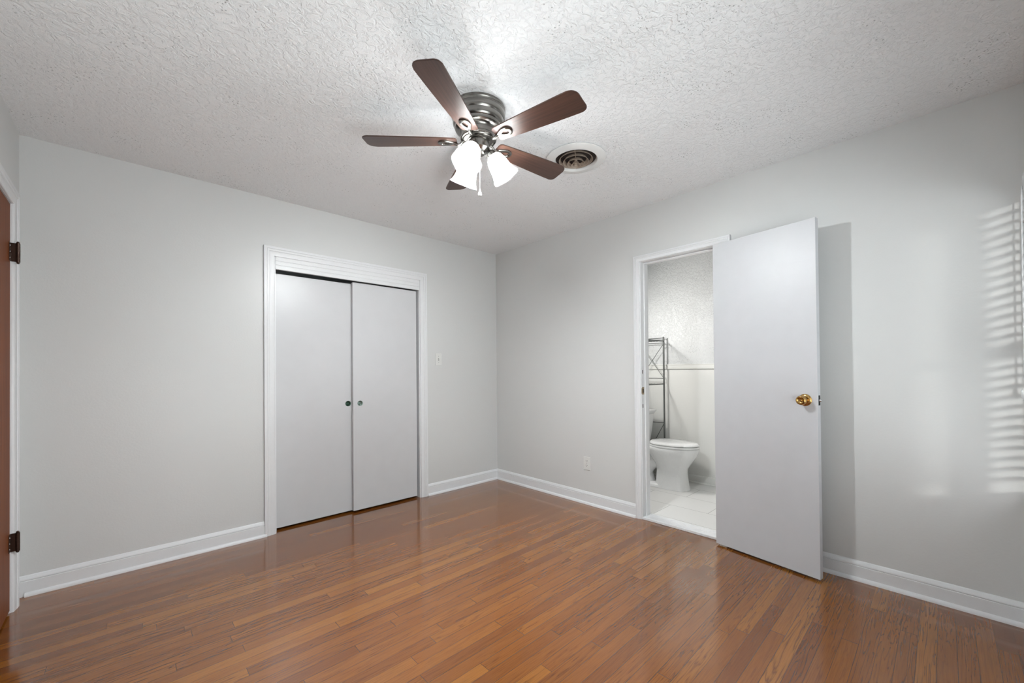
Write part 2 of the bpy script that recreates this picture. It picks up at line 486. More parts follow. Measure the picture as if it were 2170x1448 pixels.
baseboard('baseboard_back_2', (-.876, 0, 0), (0, 0, 0), (0, -1, 0), 'short white baseboard between the closet and the room corner', 0, 1)
baseboard('baseboard_right_1', (0, 0, 0), (0, -1.667, 0), (-1, 0, 0), 'white baseboard between the room corner and the bathroom doorway', 1, 0)
baseboard('baseboard_right_2', (0, -2.380, 0), (0, YF, 0), (-1, 0, 0), 'white baseboard running right from behind the open door', 0, 1)
baseboard('baseboard_left', (XL, -1.05, 0), (XL, YF, 0), (1, 0, 0), 'white baseboard left of the camera', 0, 1)
baseboard('baseboard_front', (XL, YF, 0), (0, YF, 0), (0, 1, 0), 'white baseboard under the windows', 1, 1)
bm = new_bm()
run_profile(bm, [(0, 0), (.012, 0), (.012, .072), (.008, .078), (0, .080)], (BXF, BYL, BFZ), (BXF, BYR, BFZ), (-1, 0, 0))
run_profile(bm, [(.012, 0), (.022, 0), (.021, .008), (.012, .014)], (BXF, BYL, BFZ), (BXF, BYR, BFZ), (-1, 0, 0))
structure('baseboard_bathroom', bm, M_BATHWALL, 'gray painted baseboard in the bathroom beside the toilet', 'baseboard', 30)

def casing(bm, prof, o, s, n, s0, s1, ztop):
    """mitred door casing. o: origin on wall, s: along wall, n: out of wall; outer edges at s0 < s1 and ztop.
    prof: (inset from the outer edge, thickness)"""
    o, s, n = Vector(o), Vector(s), Vector(n); Z = Vector((0, 0, 1))
    paths = []
    for u, t in prof:
        paths.append([o + s * (s0 + u) + n * t, o + s * (s0 + u) + n * t + Z * (ztop - u), o + s * (s1 - u) + n * t + Z * (ztop - u), o + s * (s1 - u) + n * t])
    rings = [[p[k] for p in paths] for k in range(4)]
    loft(bm, rings)

CAS7 = [(0, 0), (0, .016), (.002, .018), (.017, .018), (.019, .0155), (.021, .0155), (.023, .0170), (.034, .0165), (.036, .0135), (.038, .0140), (.060, .0100), (.066, .0095), (.069, .007), (.070, .004), (.070, 0)]
CAS5 = [(p * .68, q) for p, q in CAS7]
JT = .016
# closet casing
bm = new_bm(); casing(bm, CAS7, (0, 0, 0), (1, 0, 0), (0, -1, 0), -2.215, -.876, 2.087)
tr = structure('trim_1', bm, M_TRIM, 'white fluted casing framing the sliding closet doors', 'door casing', 25)
bm = new_bm(); box(bm, (CX0 - .0, -.002, 0), (CX0 + .008, T, CZ)); box(bm, (CX1 - .008, -.002, 0), (CX1, T, CZ)); box(bm, (CX0, -.002, CZ - .006), (CX1, T, CZ))
link('jamb', bm, M_TRIM, tr)
# closet header fascia: fluted board hiding the track
bm = new_bm()
fz0, fz1 = 1.925, 2.018
prof = [(0.010, fz0), (-.006, fz0), (-.0075, fz0 + .003), (-.0075, fz0 + .026), (-.0050, fz0 + .029), (-.0050, fz0 + .031), (-.0075, fz0 + .034), (-.0075, fz0 + .057), (-.0050, fz0 + .060), (-.0050, fz0 + .062), (-.0075, fz0 + .065), (-.0075, fz1 - .004), (-.005, fz1), (.010, fz1)]
loft(bm, [[(CX0 + .008, y, z) for y, z in prof], [(CX1 - .008, y, z) for y, z in prof]])
structure('trim_2', bm, M_TRIM, 'white grooved header board above the sliding closet doors', 'trim', 20)

# bathroom doorway casing and jamb
bm = new_bm(); casing(bm, CAS5, (0, 0, 0), (0, -1, 0), (-1, 0, 0), 1.667, 2.379, 2.061)
tr = structure('trim_3', bm, M_TRIM, 'white casing around the bathroom doorway', 'door casing', 25)
bm = new_bm()
box(bm, (-.002, BY0 - .001, 0), (T + .004, BY0 + .012, BZ), .001); box(bm, (-.002, BY1 - .012, 0), (T + .004, BY1 + .001, BZ), .001); box(bm, (-.002, BY1, BZ - .001), (T + .004, BY0, BZ + .012), .001)
link('jamb', bm, M_TRIM, tr)
bm = new_bm()
box(bm, (.042, BY0 - .011, 0), (.078, BY0 - .001, BZ - .001), .0015); box(bm, (.042, BY1 + .001, 0), (.078, BY1 + .011, BZ - .001), .0015); box(bm, (.042, BY1 + .011, BZ - .012), (.078, BY0 - .011, BZ - .001), .0015)
link('door_stop', bm, M_TRIM, tr)
bm = new_bm(); box(bm, (.004, BY0 - .0028, .972), (.034, BY0 - .001, 1.030), .0006); box(bm, (-.004, BY0 - .0028, .980), (.006, BY0 - .001, 1.022), .0006)
sp_ = link('strike_plate', bm, plain('dull_brass', (.36, .28, .18), .42, .9), tr); sp_['label'] = 'small brass strike plate'
bm = new_bm(); box(bm, (.012, BY0 - .0034, .986), (.026, BY0 - .0028, 1.016)); link('latch_hole', bm, M_BLACK, sp_)
for z in (1.150, .882):
    bm = new_bm(); box(bm, (.012, BY0 - .0020, z - .014), (.021, BY0 - .0008, z + .014), .0005)
    link('screw_hole', bm, M_BLACK, tr)['label'] = 'small dark hole in the white jamb'
# threshold
bm = new_bm(); box(bm, (-.006, BY1, 0), (.118, BY0, .0185), .003)
structure('trim_4', bm, M_MARBLE, 'white marble threshold in the bathroom doorway', 'threshold')

# chair rail
bm = new_bm()
run_profile(bm, [(0, 0), (.006, 0), (.010, .004), (.012, .012), (.012, .040), (.016, .046), (.016, .052), (0, .052)], (BXF - .006, BYL, RAIL0), (BXF - .006, BYR, RAIL0), (-1, 0, 0))
structure('trim_5', bm, plain('cream_rail_paint', (.72, .72, .69), .35), 'white chair rail under the rough bathroom plaster', 'chair rail', 30)

# left door casing
bm = new_bm(); casing(bm, CAS7, (XL, 0, 0), (0, -1, 0), (1, 0, 0), .116, 1.03, 2.088)
tr = structure('trim_6', bm, M_TRIM, 'white casing around the brown wooden door at far left', 'door casing', 25)
bm = new_bm(); box(bm, (XL - T, LY0 - .008, 0), (XL, LY0, LZ)); box(bm, (XL - T, LY1, 0), (XL, LY1 + .008, LZ)); box(bm, (XL - T, LY1, LZ - .006), (XL, LY0, LZ))
link('jamb', bm, M_TRIM, tr)

# ------------------------------------------------------------------ door 1: wooden door, far left
bm = new_bm(); box(bm, (XL - .040, LY1 + .011, .012), (XL - .004, LY0 - .010, LZ - .009), .0015)
d1 = tag(link('door_1', bm, M_WOODDOOR), 'reddish brown stained wooden door at the far left edge', 'door', kind='structure')
for z0, z1 in ((1.728, 1.822), (.298, .388)):
    bm = new_bm()
    yk = LY0 - .008
    tube(bm, [(XL + .021, yk, z0), (XL + .021, yk, z1)], .0080, 14)
    for k in range(1, 5):
        zz = z0 + (z1 - z0) * k / 5
        lathe(bm, [(.0083, -.0008), (.0083, .0008)], (XL + .021, yk, zz), seg=14, cap0=True, cap1=True)
    sphere(bm, (XL + .021, yk, z1 + .003), .006, 2); sphere(bm, (XL + .021, yk, z0 - .003), .006, 2)
    hg = link('hinge', bm, M_BRONZE, d1, 40); hg['label'] = 'dark bronze hinge'
    bm = new_bm(); box(bm, (XL - .004, yk - .030, z0 + .001), (XL - .0015, yk + .002, z1 - .001), .0006); box(bm, (XL - .003, yk - .004, z0 + .001), (XL + .018, yk + .002, z1 - .001), .0006)
    link('hinge_leaf', bm, M_BRONZE, hg)
    for k in range(3):
        bm = new_bm(); lathe(bm, [(.0045, 0), (.0040, .0012), (.0001, .0014)], (XL - .0017, yk - .018, z0 + .017 + k * (z1 - z0 - .034) / 2), (1, 0, 0), 12)
        link('screw', bm, M_CHROME, hg)
# knob of the wooden door (out of frame, on the other stile)
bm = new_bm(); lathe(bm, [(.0001, 0), (.032, 0), (.032, .004), (.012, .008), (.012, .03), (.024, .038), (.027, .05), (.020, .06), (.0001, .062)], (XL - .004, LY1 + .075, .99), (1, 0, 0), 24)
link('door_knob', bm, M_BRASS, d1, 40)

# ------------------------------------------------------------------ door 2: open bathroom door
DL, DT, DZ0, DZ1 = .586, .035, .012, 1.997
HX, HY = -.0785, -2.292
ang = math.atan2(-2.869 - HY, -.1815 - HX)
bm = new_bm(); box(bm, (0, 0, DZ0), (DL, DT, DZ1), .0012)
d2 = tag(link('door_2', bm, M_DOOR), 'open white flush bathroom door with a brass knob', 'door', kind='structure')
d2.location = (HX, HY, 0); d2.rotation_euler = (0, 0, ang)
kz, kx = .990, DL - .060
def knob(side):
    s = -1 if side == 'room' else 1
    y0 = 0 if side == 'room' else DT
    bm = new_bm(); lathe(bm, [(.0001, 0), (.0330, 0), (.0335, .003), (.031, .0055), (.026, .0075), (.018, .009), (.0001, .009)], (kx, y0, kz), (0, s, 0), 40)
    ro = link('knob_rosette', bm, M_BRASS, d2, 35)
    bm = new_bm(); lathe(bm, [(.0001, .008), (.0125, .008), (.0120, .020), (.0150, .026), (.0215, .032), (.0252, .040), (.0262, .048), (.0250, .056), (.0215, .0605), (.0185, .0615), (.0165, .0590), (.010, .0560), (.0001, .0555)], (kx, y0, kz), (0, s, 0), 40)
    kn = link('door_knob', bm, M_BRASS, d2, 35); kn['label'] = 'polished brass round knob'
    bm = new_bm(); lathe(bm, [(.0001, .0550), (.0060, .0550), (.0060, .0600), (.0045, .0612), (.0001, .0612)], (kx, y0, kz), (0, s, 0), 20)
    link('lock_button', bm, M_BRASS, kn, 35)
knob('room'); knob('wall')
bm = new_bm(); box(bm, (DL - .0005, .0095, kz - .0275), (DL + .0010, .0290, kz + .0275), .0004)
lp = link('latch_plate', bm, M_BLACK, d2); lp['label'] = 'black latch plate on the door edge'
bm = new_bm(); lathe(bm, [(.0080, 0), (.0080, .006), (.0060, .0095), (.0001, .0105)], (DL + .001, .0195, kz), (1, 0, 0), 20)
link('latch_bolt', bm, M_CHROME, lp, 40)
for z in (.22, 1.80):
    bm = new_bm(); tube(bm, [(-.004, DT + .009, z - .044), (-.004, DT + .009, z + .044)], .0062, 12)
    hg = link('hinge', bm, M_TRIM, d2, 40)
    bm = new_bm(); box(bm, (-.004, DT - .002, z - .044), (-.0005, DT + .010, z + .044)); box(bm, (-.012, DT + .008, z - .044), (-.003, DT + .024, z + .044)); link('hinge_leaf', bm, M_TRIM, hg)

# ------------------------------------------------------------------ doors 3 and 4: sliding closet panels
def panel(name, x0, x1, z0, z1, y0, y1, px, pz, r, label, cupmat, cuplabel):
    """flush slab with a real round recess for its finger pull"""
    bm = new_bm(); N = 32; hs = r * 1.6; dep = .012
    f = lambda x, z, y=y0: (x, y, z)
    circ = [bm.verts.new((px + r * math.cos(2 * PI * k / N + PI / 4), y0, pz + r * math.sin(2 * PI * k / N + PI / 4))) for k in range(N)]
    circb = [bm.verts.new((px + r * math.cos(2 * PI * k / N + PI / 4), y0 + dep, pz + r * math.sin(2 * PI * k / N + PI / 4))) for k in range(N)]
    sq = []
    for k in range(N):
        a = 2 * PI * k / N + PI / 4
        c, s = math.cos(a), math.sin(a); m = max(abs(c), abs(s))
        sq.append(bm.verts.new((px + hs * c / m, y0, pz + hs * s / m)))
    for k in range(N):
        j = (k + 1) % N
        bm.faces.new((circ[k], circ[j], sq[j], sq[k])); bm.faces.new((circ[k], circ[j], circb[j], circb[k]))
    bm.faces.new(circb)
    q = N // 4
    co = {}
    for i, (sx, sz) in enumerate(((1, 1), (-1, 1), (-1, -1), (1, -1))):
        co[i] = bm.verts.new((x1 if sx > 0 else x0, y0, z1 if sz > 0 else z0))
    for i in range(4):
        side = [sq[(i * q + k) % N] for k in range(q + 1)]
        bm.faces.new([co[i]] + side + [co[(i + 1) % 4]])
    B = [bm.verts.new((x1, y1, z1)), bm.verts.new((x0, y1, z1)), bm.verts.new((x0, y1, z0)), bm.verts.new((x1, y1, z0))]
    for i in range(4):
        j = (i + 1) % 4
        bm.faces.new((co[i], co[j], B[j], B[i]))
    bm.faces.new(B)
    o = tag(link(name, bm, M_PANEL), label, 'closet door', kind='structure')
    bm = new_bm()
    lathe(bm, [(r + .0035, -.0002), (r + .0030, .0012), (r - .0005, .0014), (r - .0020, .0004), (r - .0030, -.0070), (r - .007, -.0095), (r * .45, -.0085), (r * .40, -.0070), (r * .18, -.0068), (.0001, -.0080)], (px, y0, pz), (0, -1, 0), 40)
    c = link('finger_pull', bm, cupmat, o, 40); c['label'] = cuplabel
    return o
panel('door_3', CX0 + .010, -1.540, .017, 1.906, .056, .086, -1.592, .907, .0195, 'left white sliding closet door, set behind the other', M_DARKGREEN, 'dark green round finger pull')
panel('door_4', -1.566, -.974, .019, 1.915, .016, .046, -1.507, .907, .0195, 'right white sliding closet door, in front of the other', M_SILVERGREEN, 'worn gray green round finger pull')
bm = new_bm(); box(bm, (CX0 + .008, .012, 1.955), (CX1 - .008, .10, 2.015))
structure('trim_7', bm, M_NICKEL, 'metal track hidden above the sliding closet doors', 'track')

# ------------------------------------------------------------------ windows in the front wall
for wi, (x0, x1) in enumerate(WIN):
    bm = new_bm(); fw = .045; y0, y1 = YF - .085, YF - .045
    box(bm, (x0, y0, WZ0), (x0 + fw, y1, WZ1), .003); box(bm, (x1 - fw, y0, WZ0), (x1, y1, WZ1), .003)
    box(bm, (x0, y0, WZ0), (x1, y1, WZ0 + fw), .003); box(bm, (x0, y0, WZ1 - fw), (x1, y1, WZ1), .003)
    wn = tag(link('window_%d' % (wi + 1), bm, M_FIXT), ('gray framed window at the right edge of the view' if wi == 0 else 'gray framed window behind the camera'), 'window', kind='structure')
    zm = 1.27
    bm = new_bm(); box(bm, (x0 + fw, y0 + .004, zm - .035), (x1 - fw, y1 - .004, zm + .035), .003); link('meeting_rail', bm, M_FIXT, wn)
    bm = new_bm(); box(bm, (x0 + fw - .005, YF - .068, WZ0 + fw - .005), (x1 - fw + .005, YF - .064, WZ1 - fw + .005)); link('pane', bm, M_PANE, wn)
    bm = new_bm(); box(bm, (x0 - .03, YF - .045, WZ0 - .022), (x1 + .03, YF + .014, WZ0), .004); link('window_sill', bm, M_TRIM, wn)

def blind(x0, x1, label, wand_x, tilt):
    e = empty('window_blind', ((x0 + x1) / 2, YF, WZ1), label, 'window blind', 'window blinds')
    def P(name, bm, mat, sm=None):
        o = link(name, bm, mat, e, sm); o.matrix_parent_inverse = Matrix.Translation(-e.location); return o
    bm = new_bm(); box(bm, (x0, YF + .001, 1.942), (x1, YF + .0195, 1.996), .002); P('headrail', bm, M_SLAT)
    z = 1.925; n = 0; th = math.radians(tilt)
    yc = YF + .0045
    while z > WZ0 + .05:
        bm = new_bm(); hw = .0225
        top = []; bot = []
        rings = []
        for xx in (x0 + .004, x1 - .004):
            ring = []
            for k in range(7):
                s = -1 + 2 * k / 6.0
                cr = .0018 * (1 - s * s)
                yy = s * hw * math.cos(th) - cr * math.sin(th) * -1; zz = s * hw * math.sin(th) * -1 + cr * math.cos(th)
                ring.append((xx, yc + yy * .75, z + zz + .0009))
            for k in range(6, -1, -1):
                s = -1 + 2 * k / 6.0
                cr = .0018 * (1 - s * s)
                yy = s * hw * math.cos(th) - cr * math.sin(th) * -1; zz = s * hw * math.sin(th) * -1 + cr * math.cos(th)
                ring.append((xx, yc + yy * .75, z + zz - .0009))
            rings.append(ring)
        loft(bm, rings); P('slat', bm, M_SLAT, 40)
        z -= .0465; n += 1
    bm = new_bm(); box(bm, (x0 + .004, YF + .002, WZ0 + .012), (x1 - .004, YF + .026, WZ0 + .030), .002); P('bottom_rail', bm, M_SLAT)
    for fx in (.12, .5, .88):
        xx = x0 + (x1 - x0) * fx
        bm = new_bm(); tube(bm, [(xx, YF + .0178, 1.945), (xx, YF + .0178, WZ0 + .03)], .0009, 6); P('ladder_cord', bm, M_SLAT)
    bm = new_bm()
    tube(bm, [(wand_x, YF + .0215, 1.95), (wand_x, YF + .0225, 1.90), (wand_x, YF + .0228, 1.075), (wand_x, YF + .026, 1.066)], [.002, .0036, .0036, .0042], 10)
    lathe(bm, [(.0045, .0), (.0085, -.006), (.0095, -.022), (.0085, -.036), (.0045, -.044), (.0001, -.045)], (wand_x, YF + .026, 1.068), seg=16)
    P('tilt_wand', bm, M_FIXT, 40)
blind(-1.385, -.085, 'white horizontal blind with a tilt wand, at the far right edge', -.098, -14)
blind(-2.885, -1.535, 'white horizontal blind on the window behind the camera', -1.57, -30)

# ------------------------------------------------------------------ ceiling fan
FC = Vector((-1.679, -1.801, H))
fan = empty('ceiling_fan', FC, 'five blade ceiling fan with brown blades and three lit glass shades', 'ceiling fan')
def FP(name, bm, mat, sm=None, parent=None):
    return link(name, bm, mat, parent or fan, sm)
bm = new_bm()   # coordinates below are relative to the ceiling point, z down is negative
lathe(bm, [(.0001, 0), (.131, 0), (.1325, -.004), (.1325, -.012), (.1290, -.018), (.1285, -.021), (.1310, -.027), (.1305, -.040), (.1260, -.052), (.1235, -.055), (.1240, -.059), (.1245, -.066), (.1225, -.077), (.1180, -.084), (.1150, -.086), (.1155, -.091), (.1130, -.099), (.1050, -.105), (.0930, -.107), (.0880, -.108), (.0850, -.112), (.0830, -.125), (.0820, -.138), (.0001, -.138)], seg=72)
FP('motor_housing', bm, M_NICKEL, 30)
bm = new_bm()
lathe(bm, [(.0001, -.138), (.085, -.138), (.087, -.141), (.087, -.147), (.084, -.150), (.078, -.151), (.076, -.155), (.070, -.157), (.0001, -.157)], seg=64)
FP('flywheel', bm, M_NICKEL, 30)
bm = new_bm()
lathe(bm, [(.0001, -.156), (.058, -.156), (.058, -.160), (.052, -.162), (.051, -.190), (.054, -.192), (.054, -.196), (.048, -.200), (.034, -.206), (.030, -.215), (.018, -.222), (.008, -.224), (.007, -.230), (.0001, -.232)], seg=48)
FP('switch_housing', bm, M_NICKEL, 30)

BZ_ = -.156           # blade plane below the ceiling
def blade_outline():
    # (radius, half width on the -y side, half width on the +y side)
    st = [(.104, .028), (.108, .038), (.118, .0445), (.20, .0490), (.30, .0550), (.40, .0600), (.47, .0630), (.505, .0640)]
    up = [(r, w) for r, w in st]
    pts = [(r, -w) for r, w in up]
    # tip with rounded corners (the -y corner fuller than the +y corner)
    for a in range(0, 91, 15):
        t = math.radians(a); pts.append((.505 + .041 * math.sin(t), -.064 + .041 * (1 - math.cos(t)) * .9))
    for a in range(90, -1, -15):
        t = math.radians(a); pts.append((.522 + .027 * math.sin(t), .0645 - .027 * (1 - math.cos(t))))
    pts += [(r, w) for r, w in reversed(up)]
    return pts
def teardrop(k=1.0, n=36):
    pts = []
    for i in range(n):
        a = 2 * PI * i / n
        # wide end outward at +x, point toward the hub
        x = math.cos(a); y = math.sin(a) * (0.5 + 0.5 * x) ** .55 if x > -1 else 0
        pts.append((.150 + .046 * x * k, .036 * y * k))
    return pts
for i in range(5):
    b = 3.670 + i * 2 * PI / 5
    o_ = blade_outline(); th = .0055
    bm = new_bm()
    loft(bm, [[(x, y, -th / 2) for x, y in o_], [(x, y, th / 2) for x, y in o_]])
    es = [e for e in bm.edges if abs(e.verts[0].co.z - e.verts[1].co.z) < 1e-6]
    bmesh.ops.bevel(bm, geom=es, offset=.0015, segments=2, affect='EDGES')
    bl = FP('blade', bm, M_BLADE, 35)
    bl.location = (0, 0, BZ_); bl.rotation_euler = (math.radians(-9.5), 0, b)
    bl.rotation_mode = 'XYZ'
    # blade iron: teardrop ring under the blade and a curved arm to the hub
    bm = new_bm(); z0, z1 = -.0030, -.0105
    out = teardrop(1.0); inn = [(x + .008, y) for x, y in teardrop(.44)]
    n = len(out)
    vo = [[bm.verts.new((x, y, z)) for x, y in out] for z in (z0, z1 + .002)]
    vo.append([bm.verts.new((.150 + (x - .150) * .93, y * .93, z1)) for x, y in out])
    vi = [[bm.verts.new((x, y, z)) for x, y in inn] for z in (z0, z1 + .002)]
    vi.append([bm.verts.new((.158 + (x - .158) * 1.12, y * 1.12, z1)) for x, y in inn])
    for k in range(n):
        j = (k + 1) % n
        for q in range(2):
            bm.faces.new((vo[q][k], vo[q][j], vo[q+1][j], vo[q+1][k])); bm.faces.new((vi[q][j], vi[q][k], vi[q+1][k], vi[q+1][j]))
        bm.faces.new((vo[2][k], vo[2][j], vi[2][j], vi[2][k])); bm.faces.new((vo[0][j], vo[0][k], vi[0][k], vi[0][j]))
    tube(bm, [(.066, 0, .004), (.078, 0, -.001), (.090, 0, -.014), (.101, 0, -.015), (.111, 0, -.0095), (.120, 0, -.0075)], [.008, .0085, .0075, .0075, .008, .006], 12)
    ir = link('blade_iron', bm, M_NICKEL, bl, 40); ir['label'] = 'brushed nickel blade bracket'

# lamp arms, sockets, shades and lit bulbs
for k in range(3):
    az = math.radians(207 + 120 * k)
    hd = Vector((math.cos(az), math.sin(az), 0))
    tilt = math.radians(33)
    ax = (hd * math.sin(tilt) + Vector((0, 0, -1)) * math.cos(tilt)).normalized()
    p0 = hd * .062 + Vector((0, 0, -.208))
    bm = new_bm()
    tube(bm, [hd * .020 + Vector((0, 0, -.205)), hd * .040 + Vector((0, 0, -.196)), hd * .054 + Vector((0, 0, -.197)), p0], .0075, 12)
    lathe(bm, [(.0001, -.012), (.014, -.012), (.020, -.006), (.0295, .000), (.0305, .014), (.029, .016), (.0001, .016)], p0, ax, 32)
    ar = FP('lamp_arm', bm, M_NICKEL, 35)
    bm = new_bm(); L = .132
    pr = [(.0265, .004), (.0285, .014), (.0385, .026), (.0455, .045), (.0490, .066), (.0515, .085), (.0550, .102), (.0610, .118), (.0685, L)]
    lob = [0, 0, 0, 0, 0, .004, .012, .024, .035]
    inr = [(r - .0025, h) for r, h in reversed(pr)]
    lathe(bm, pr + inr, p0, ax, 72, lobes=lob + lob[::-1])
    sh = FP('lamp_shade', bm, M_GLASS_LAMP, 60); sh['label'] = 'lit frosted white bell glass shade'
    bm = new_bm(); sphere(bm, p0 + ax * .090, .0225, 3); lathe(bm, [(.012, .014), (.012, .060), (.017, .082)], p0, ax, 20)
    link('light_bulb', bm, M_BULB, sh, 180)
# pull chain
bm = new_bm(); cx, cy = -.020, .024
zt = -.198; zb = -.375
tube(bm, [(cx + .034, cy - .01, zt), (cx + .036, cy - .012, zt - .01), (cx + .036, cy - .012, zb)], .0016, 8)
z = zt - .012
while z > zb:
    bmesh.ops.create_icosphere(bm, subdivisions=1, radius=.0024, matrix=Matrix.Translation((cx + .036, cy - .012, z))); z -= .0058
ch = FP('pull_chain', bm, M_CHROME, 60)
bm = new_bm(); lathe(bm, [(.0001, .0), (.003, -.002), (.0045, -.012), (.0090, -.024), (.0102, -.030), (.0085, -.036), (.0001, -.039)], (cx + .036, cy - .012, zb), seg=20)
link('chain_pendant', bm, M_CERAMIC, ch, 50)['label'] = 'white drop pendant'

# ------------------------------------------------------------------ round ceiling vent
VC = Vector((-.966, -1.842, H))
vent = empty('ceiling_vent', VC, 'round white ceiling vent with concentric rings beside the fan', 'vent')
bm = new_bm(); lathe(bm, [(.168, 0), (.176, -.003), (.177, -.007), (.172, -.010), (.140, -.016), (.128, -.017), (.125, -.014), (.120, -.001)], seg=72)
link('flange', bm, M_VENT, vent, 40)
bm = new_bm(); lathe(bm, [(.120, -.0005), (.0001, -.0005)], seg=48)  # flat disc, its dark colour stands for the shaded depth behind the louvers
link('duct_shade', bm, M_DUCT_SHADE, vent, 40)
for r, z in ((.098, -.014), (.074, -.024), (.050, -.034), (.026, -.044)):
    bm = new_bm(); lathe(bm, [(r - .011, z + .017), (r + .001, z), (r + .0028, z + .0006), (r - .009, z + .0185)], seg=56)
    R = bm.verts
    link('louver_ring', bm, M_LOUVER, vent, 40)
bm = new_bm(); lathe(bm, [(.0001, -.052), (.006, -.052), (.010, -.048), (.010, -.002)], seg=24)
for a in (.62, 3.76):
    tube(bm, [(.008 * math.cos(a), .008 * math.sin(a), -.030), (.118 * math.cos(a), .118 * math.sin(a), -.006)], .0015, 8)
link('center_spindle', bm, M_LOUVER, vent, 40)

# ------------------------------------------------------------------ light switch and outlet
def plate(name, label, cat, loc, rotz):
    e = empty(name, loc, label, cat, rotz=rotz)      # local -y points into the room
    bm = new_bm(); box(bm, (-.0355, -.0055, -.0575), (.0355, 0, .0575), .0022, 3)
    link('cover_plate', bm, M_PLASTIC, e)
    return e
sw = plate('light_switch', 'white toggle light switch on the wall right of the closet', 'light switch', (-.745, 0, 1.284), 0)
bm = new_bm(); box(bm, (-.0052, -.0062, -.012), (.0052, -.005, .012)); link('switch_slot', bm, plain('switch_slot_gray', (.28, .28, .27), .5), sw)
bm = new_bm(); loft(bm, [[(-.004, -.006, -.004), (.004, -.006, -.004), (.004, -.006, .006), (-.004, -.006, .006)], [(-.0032, -.016, .005), (.0032, -.016, .005), (.0032, -.015, .011), (-.0032, -.015, .011)]])
link('toggle', bm, M_PLASTIC, sw)
for z in (-.030, .030):
    bm = new_bm(); lathe(bm, [(.0032, .0052), (.0028, .0066), (.0001, .0068)], (0, 0, z), (0, -1, 0), 14); link('screw', bm, M_CHROME, sw, 40)
ou = plate('power_outlet', 'white wall outlet low on the wall beside the bathroom doorway', 'power outlet', (0, -1.193, .352), -PI / 2)
for z in (-.0195, .0195):
    bm = new_bm()
    pts = []
    for k in range(28):
        a = 2 * PI * k / 28
        pts.append((max(-.0135, min(.0135, .0172 * math.cos(a))), .0145 * math.sin(a)))
    loft(bm, [[(x, -.0050, z + y) for x, y in pts], [(x, -.0075, z + y) for x, y in pts]])
    rc = link('receptacle', bm, M_PLASTIC, ou)
    bm = new_bm(); box(bm, (-.0076, -.0080, z - .001), (-.0052, -.0074, z + .0085)); box(bm, (.0052, -.0080, z + .000), (.0076, -.0074, z + .0080)); lathe(bm, [(.0024, .0074), (.0024, .0080), (.0001, .0080)], (0, 0, z - .0065), (0, -1, 0), 12)
    link('socket_slots', bm, M_BLACK, rc)
bm = new_bm(); lathe(bm, [(.0032, .0052), (.0028, .0066), (.0001, .0068)], (0, 0, 0), (0, -1, 0), 14); link('screw', bm, M_CHROME, ou, 40)

# ------------------------------------------------------------------ toilet
TX = .955
toi = empty('toilet', (TX, -1.36, BFZ), 'white two piece toilet seen through the bathroom doorway', 'toilet')
# local: +y toward the tank wall; front tip at y = -.40
def ell(cx, cy, a, bf, bb, z, n=40):
    """egg outline: half width a, front length bf (toward -y), back length bb"""
    p = []
    for k in range(n):
        t = 2 * PI * k / n
        s = math.sin(t)
        p.append((cx + a * math.cos(t), cy + (bb * s if s > 0 else bf * s), z))
    return p
def sell(cx, cy, a, bf, bb, z, n=40, e=.62):
    p = []
    for k in range(n):
        t = 2 * PI * k / n
        c, s = math.cos(t), math.sin(t)
        c2 = math.copysign(abs(c) ** e, c); s2 = math.copysign(abs(s) ** e, s)
        p.append((cx + a * c2, cy + (bb * s2 if s2 > 0 else bf * s2), z))
    return p
bm = new_bm()
def span(f, b, a, z, e=None):
    c = b - (b - f) * .42
    return sell(0, c, a, c - f, b - c, z, e=e) if e else ell(0, c, a, c - f, b - c, z)
rings = [span(-.310, .012, .112, 0, .7), span(-.308, .010, .110, .012, .7), span(-.300, .004, .103, .05, .72), span(-.292, .000, .100, .12, .75), span(-.289, -.002, .101, .17, .8),
         span(-.296, .004, .112, .205, .9), span(-.322, .024, .132, .245), span(-.355, .058, .153, .290), span(-.385, .095, .172, .335), span(-.400, .130, .181, .372), span(-.405, .145, .183, .396), span(-.400, .14, .178, .404)]
loft(bm, rings)
def wrapped():
    t = NT('film_wrapped_ceramic'); c = t.coords()
    n = t.noise(t.coords((1, 1, .6)), 26, 3, .55, 1.2)
    t.set(t.mix(n, (.78, .785, .785), (.82, .825, .825)), .09, 0, .8)
    t.normal(t.bump(n, .30, .01)); return t.m
M_WRAP = wrapped()
tb = link('bowl', bm, M_WRAP, toi, 60)
# trapway winding down behind the pedestal, its foot, and the shelf that carries the tank
bm = new_bm(); tube(bm, [(0, -.02, .250), (0, .055, .235), (0, .115, .185), (0, .140, .120), (0, .128, .060), (0, .120, .020)], [.070, .080, .082, .080, .080, .082], 24)
link('trapway', bm, M_CERAMIC, toi, 60)
bm = new_bm(); loft(bm, [sell(0, .06, .116, .16, .20, 0, e=.6), sell(0, .06, .115, .16, .20, .022, e=.6), sell(0, .06, .104, .15, .19, .034, e=.6)])
link('foot', bm, M_CERAMIC, toi, 50)
bm = new_bm(); loft(bm, [sell(0, .20, .085, .075, .075, .020, e=.6), sell(0, .20, .085, .08, .08, .20, e=.6), sell(0, .22, .115, .11, .11, .32, e=.55), sell(0, .225, .150, .135, .125, .375, e=.5), sell(0, .225, .150, .135, .125, .384, e=.5)])
link('tank_shelf', bm, M_CERAMIC, toi, 50)
bm = new_bm(); loft(bm, [ell(0, -.105, .176, .296, .165, .404), ell(0, -.105, .183, .303, .172, .408), ell(0, -.105, .183, .303, .172, .420), ell(0, -.105, .178, .298, .167, .424)])
link('seat', bm, M_WRAP, toi, 50)
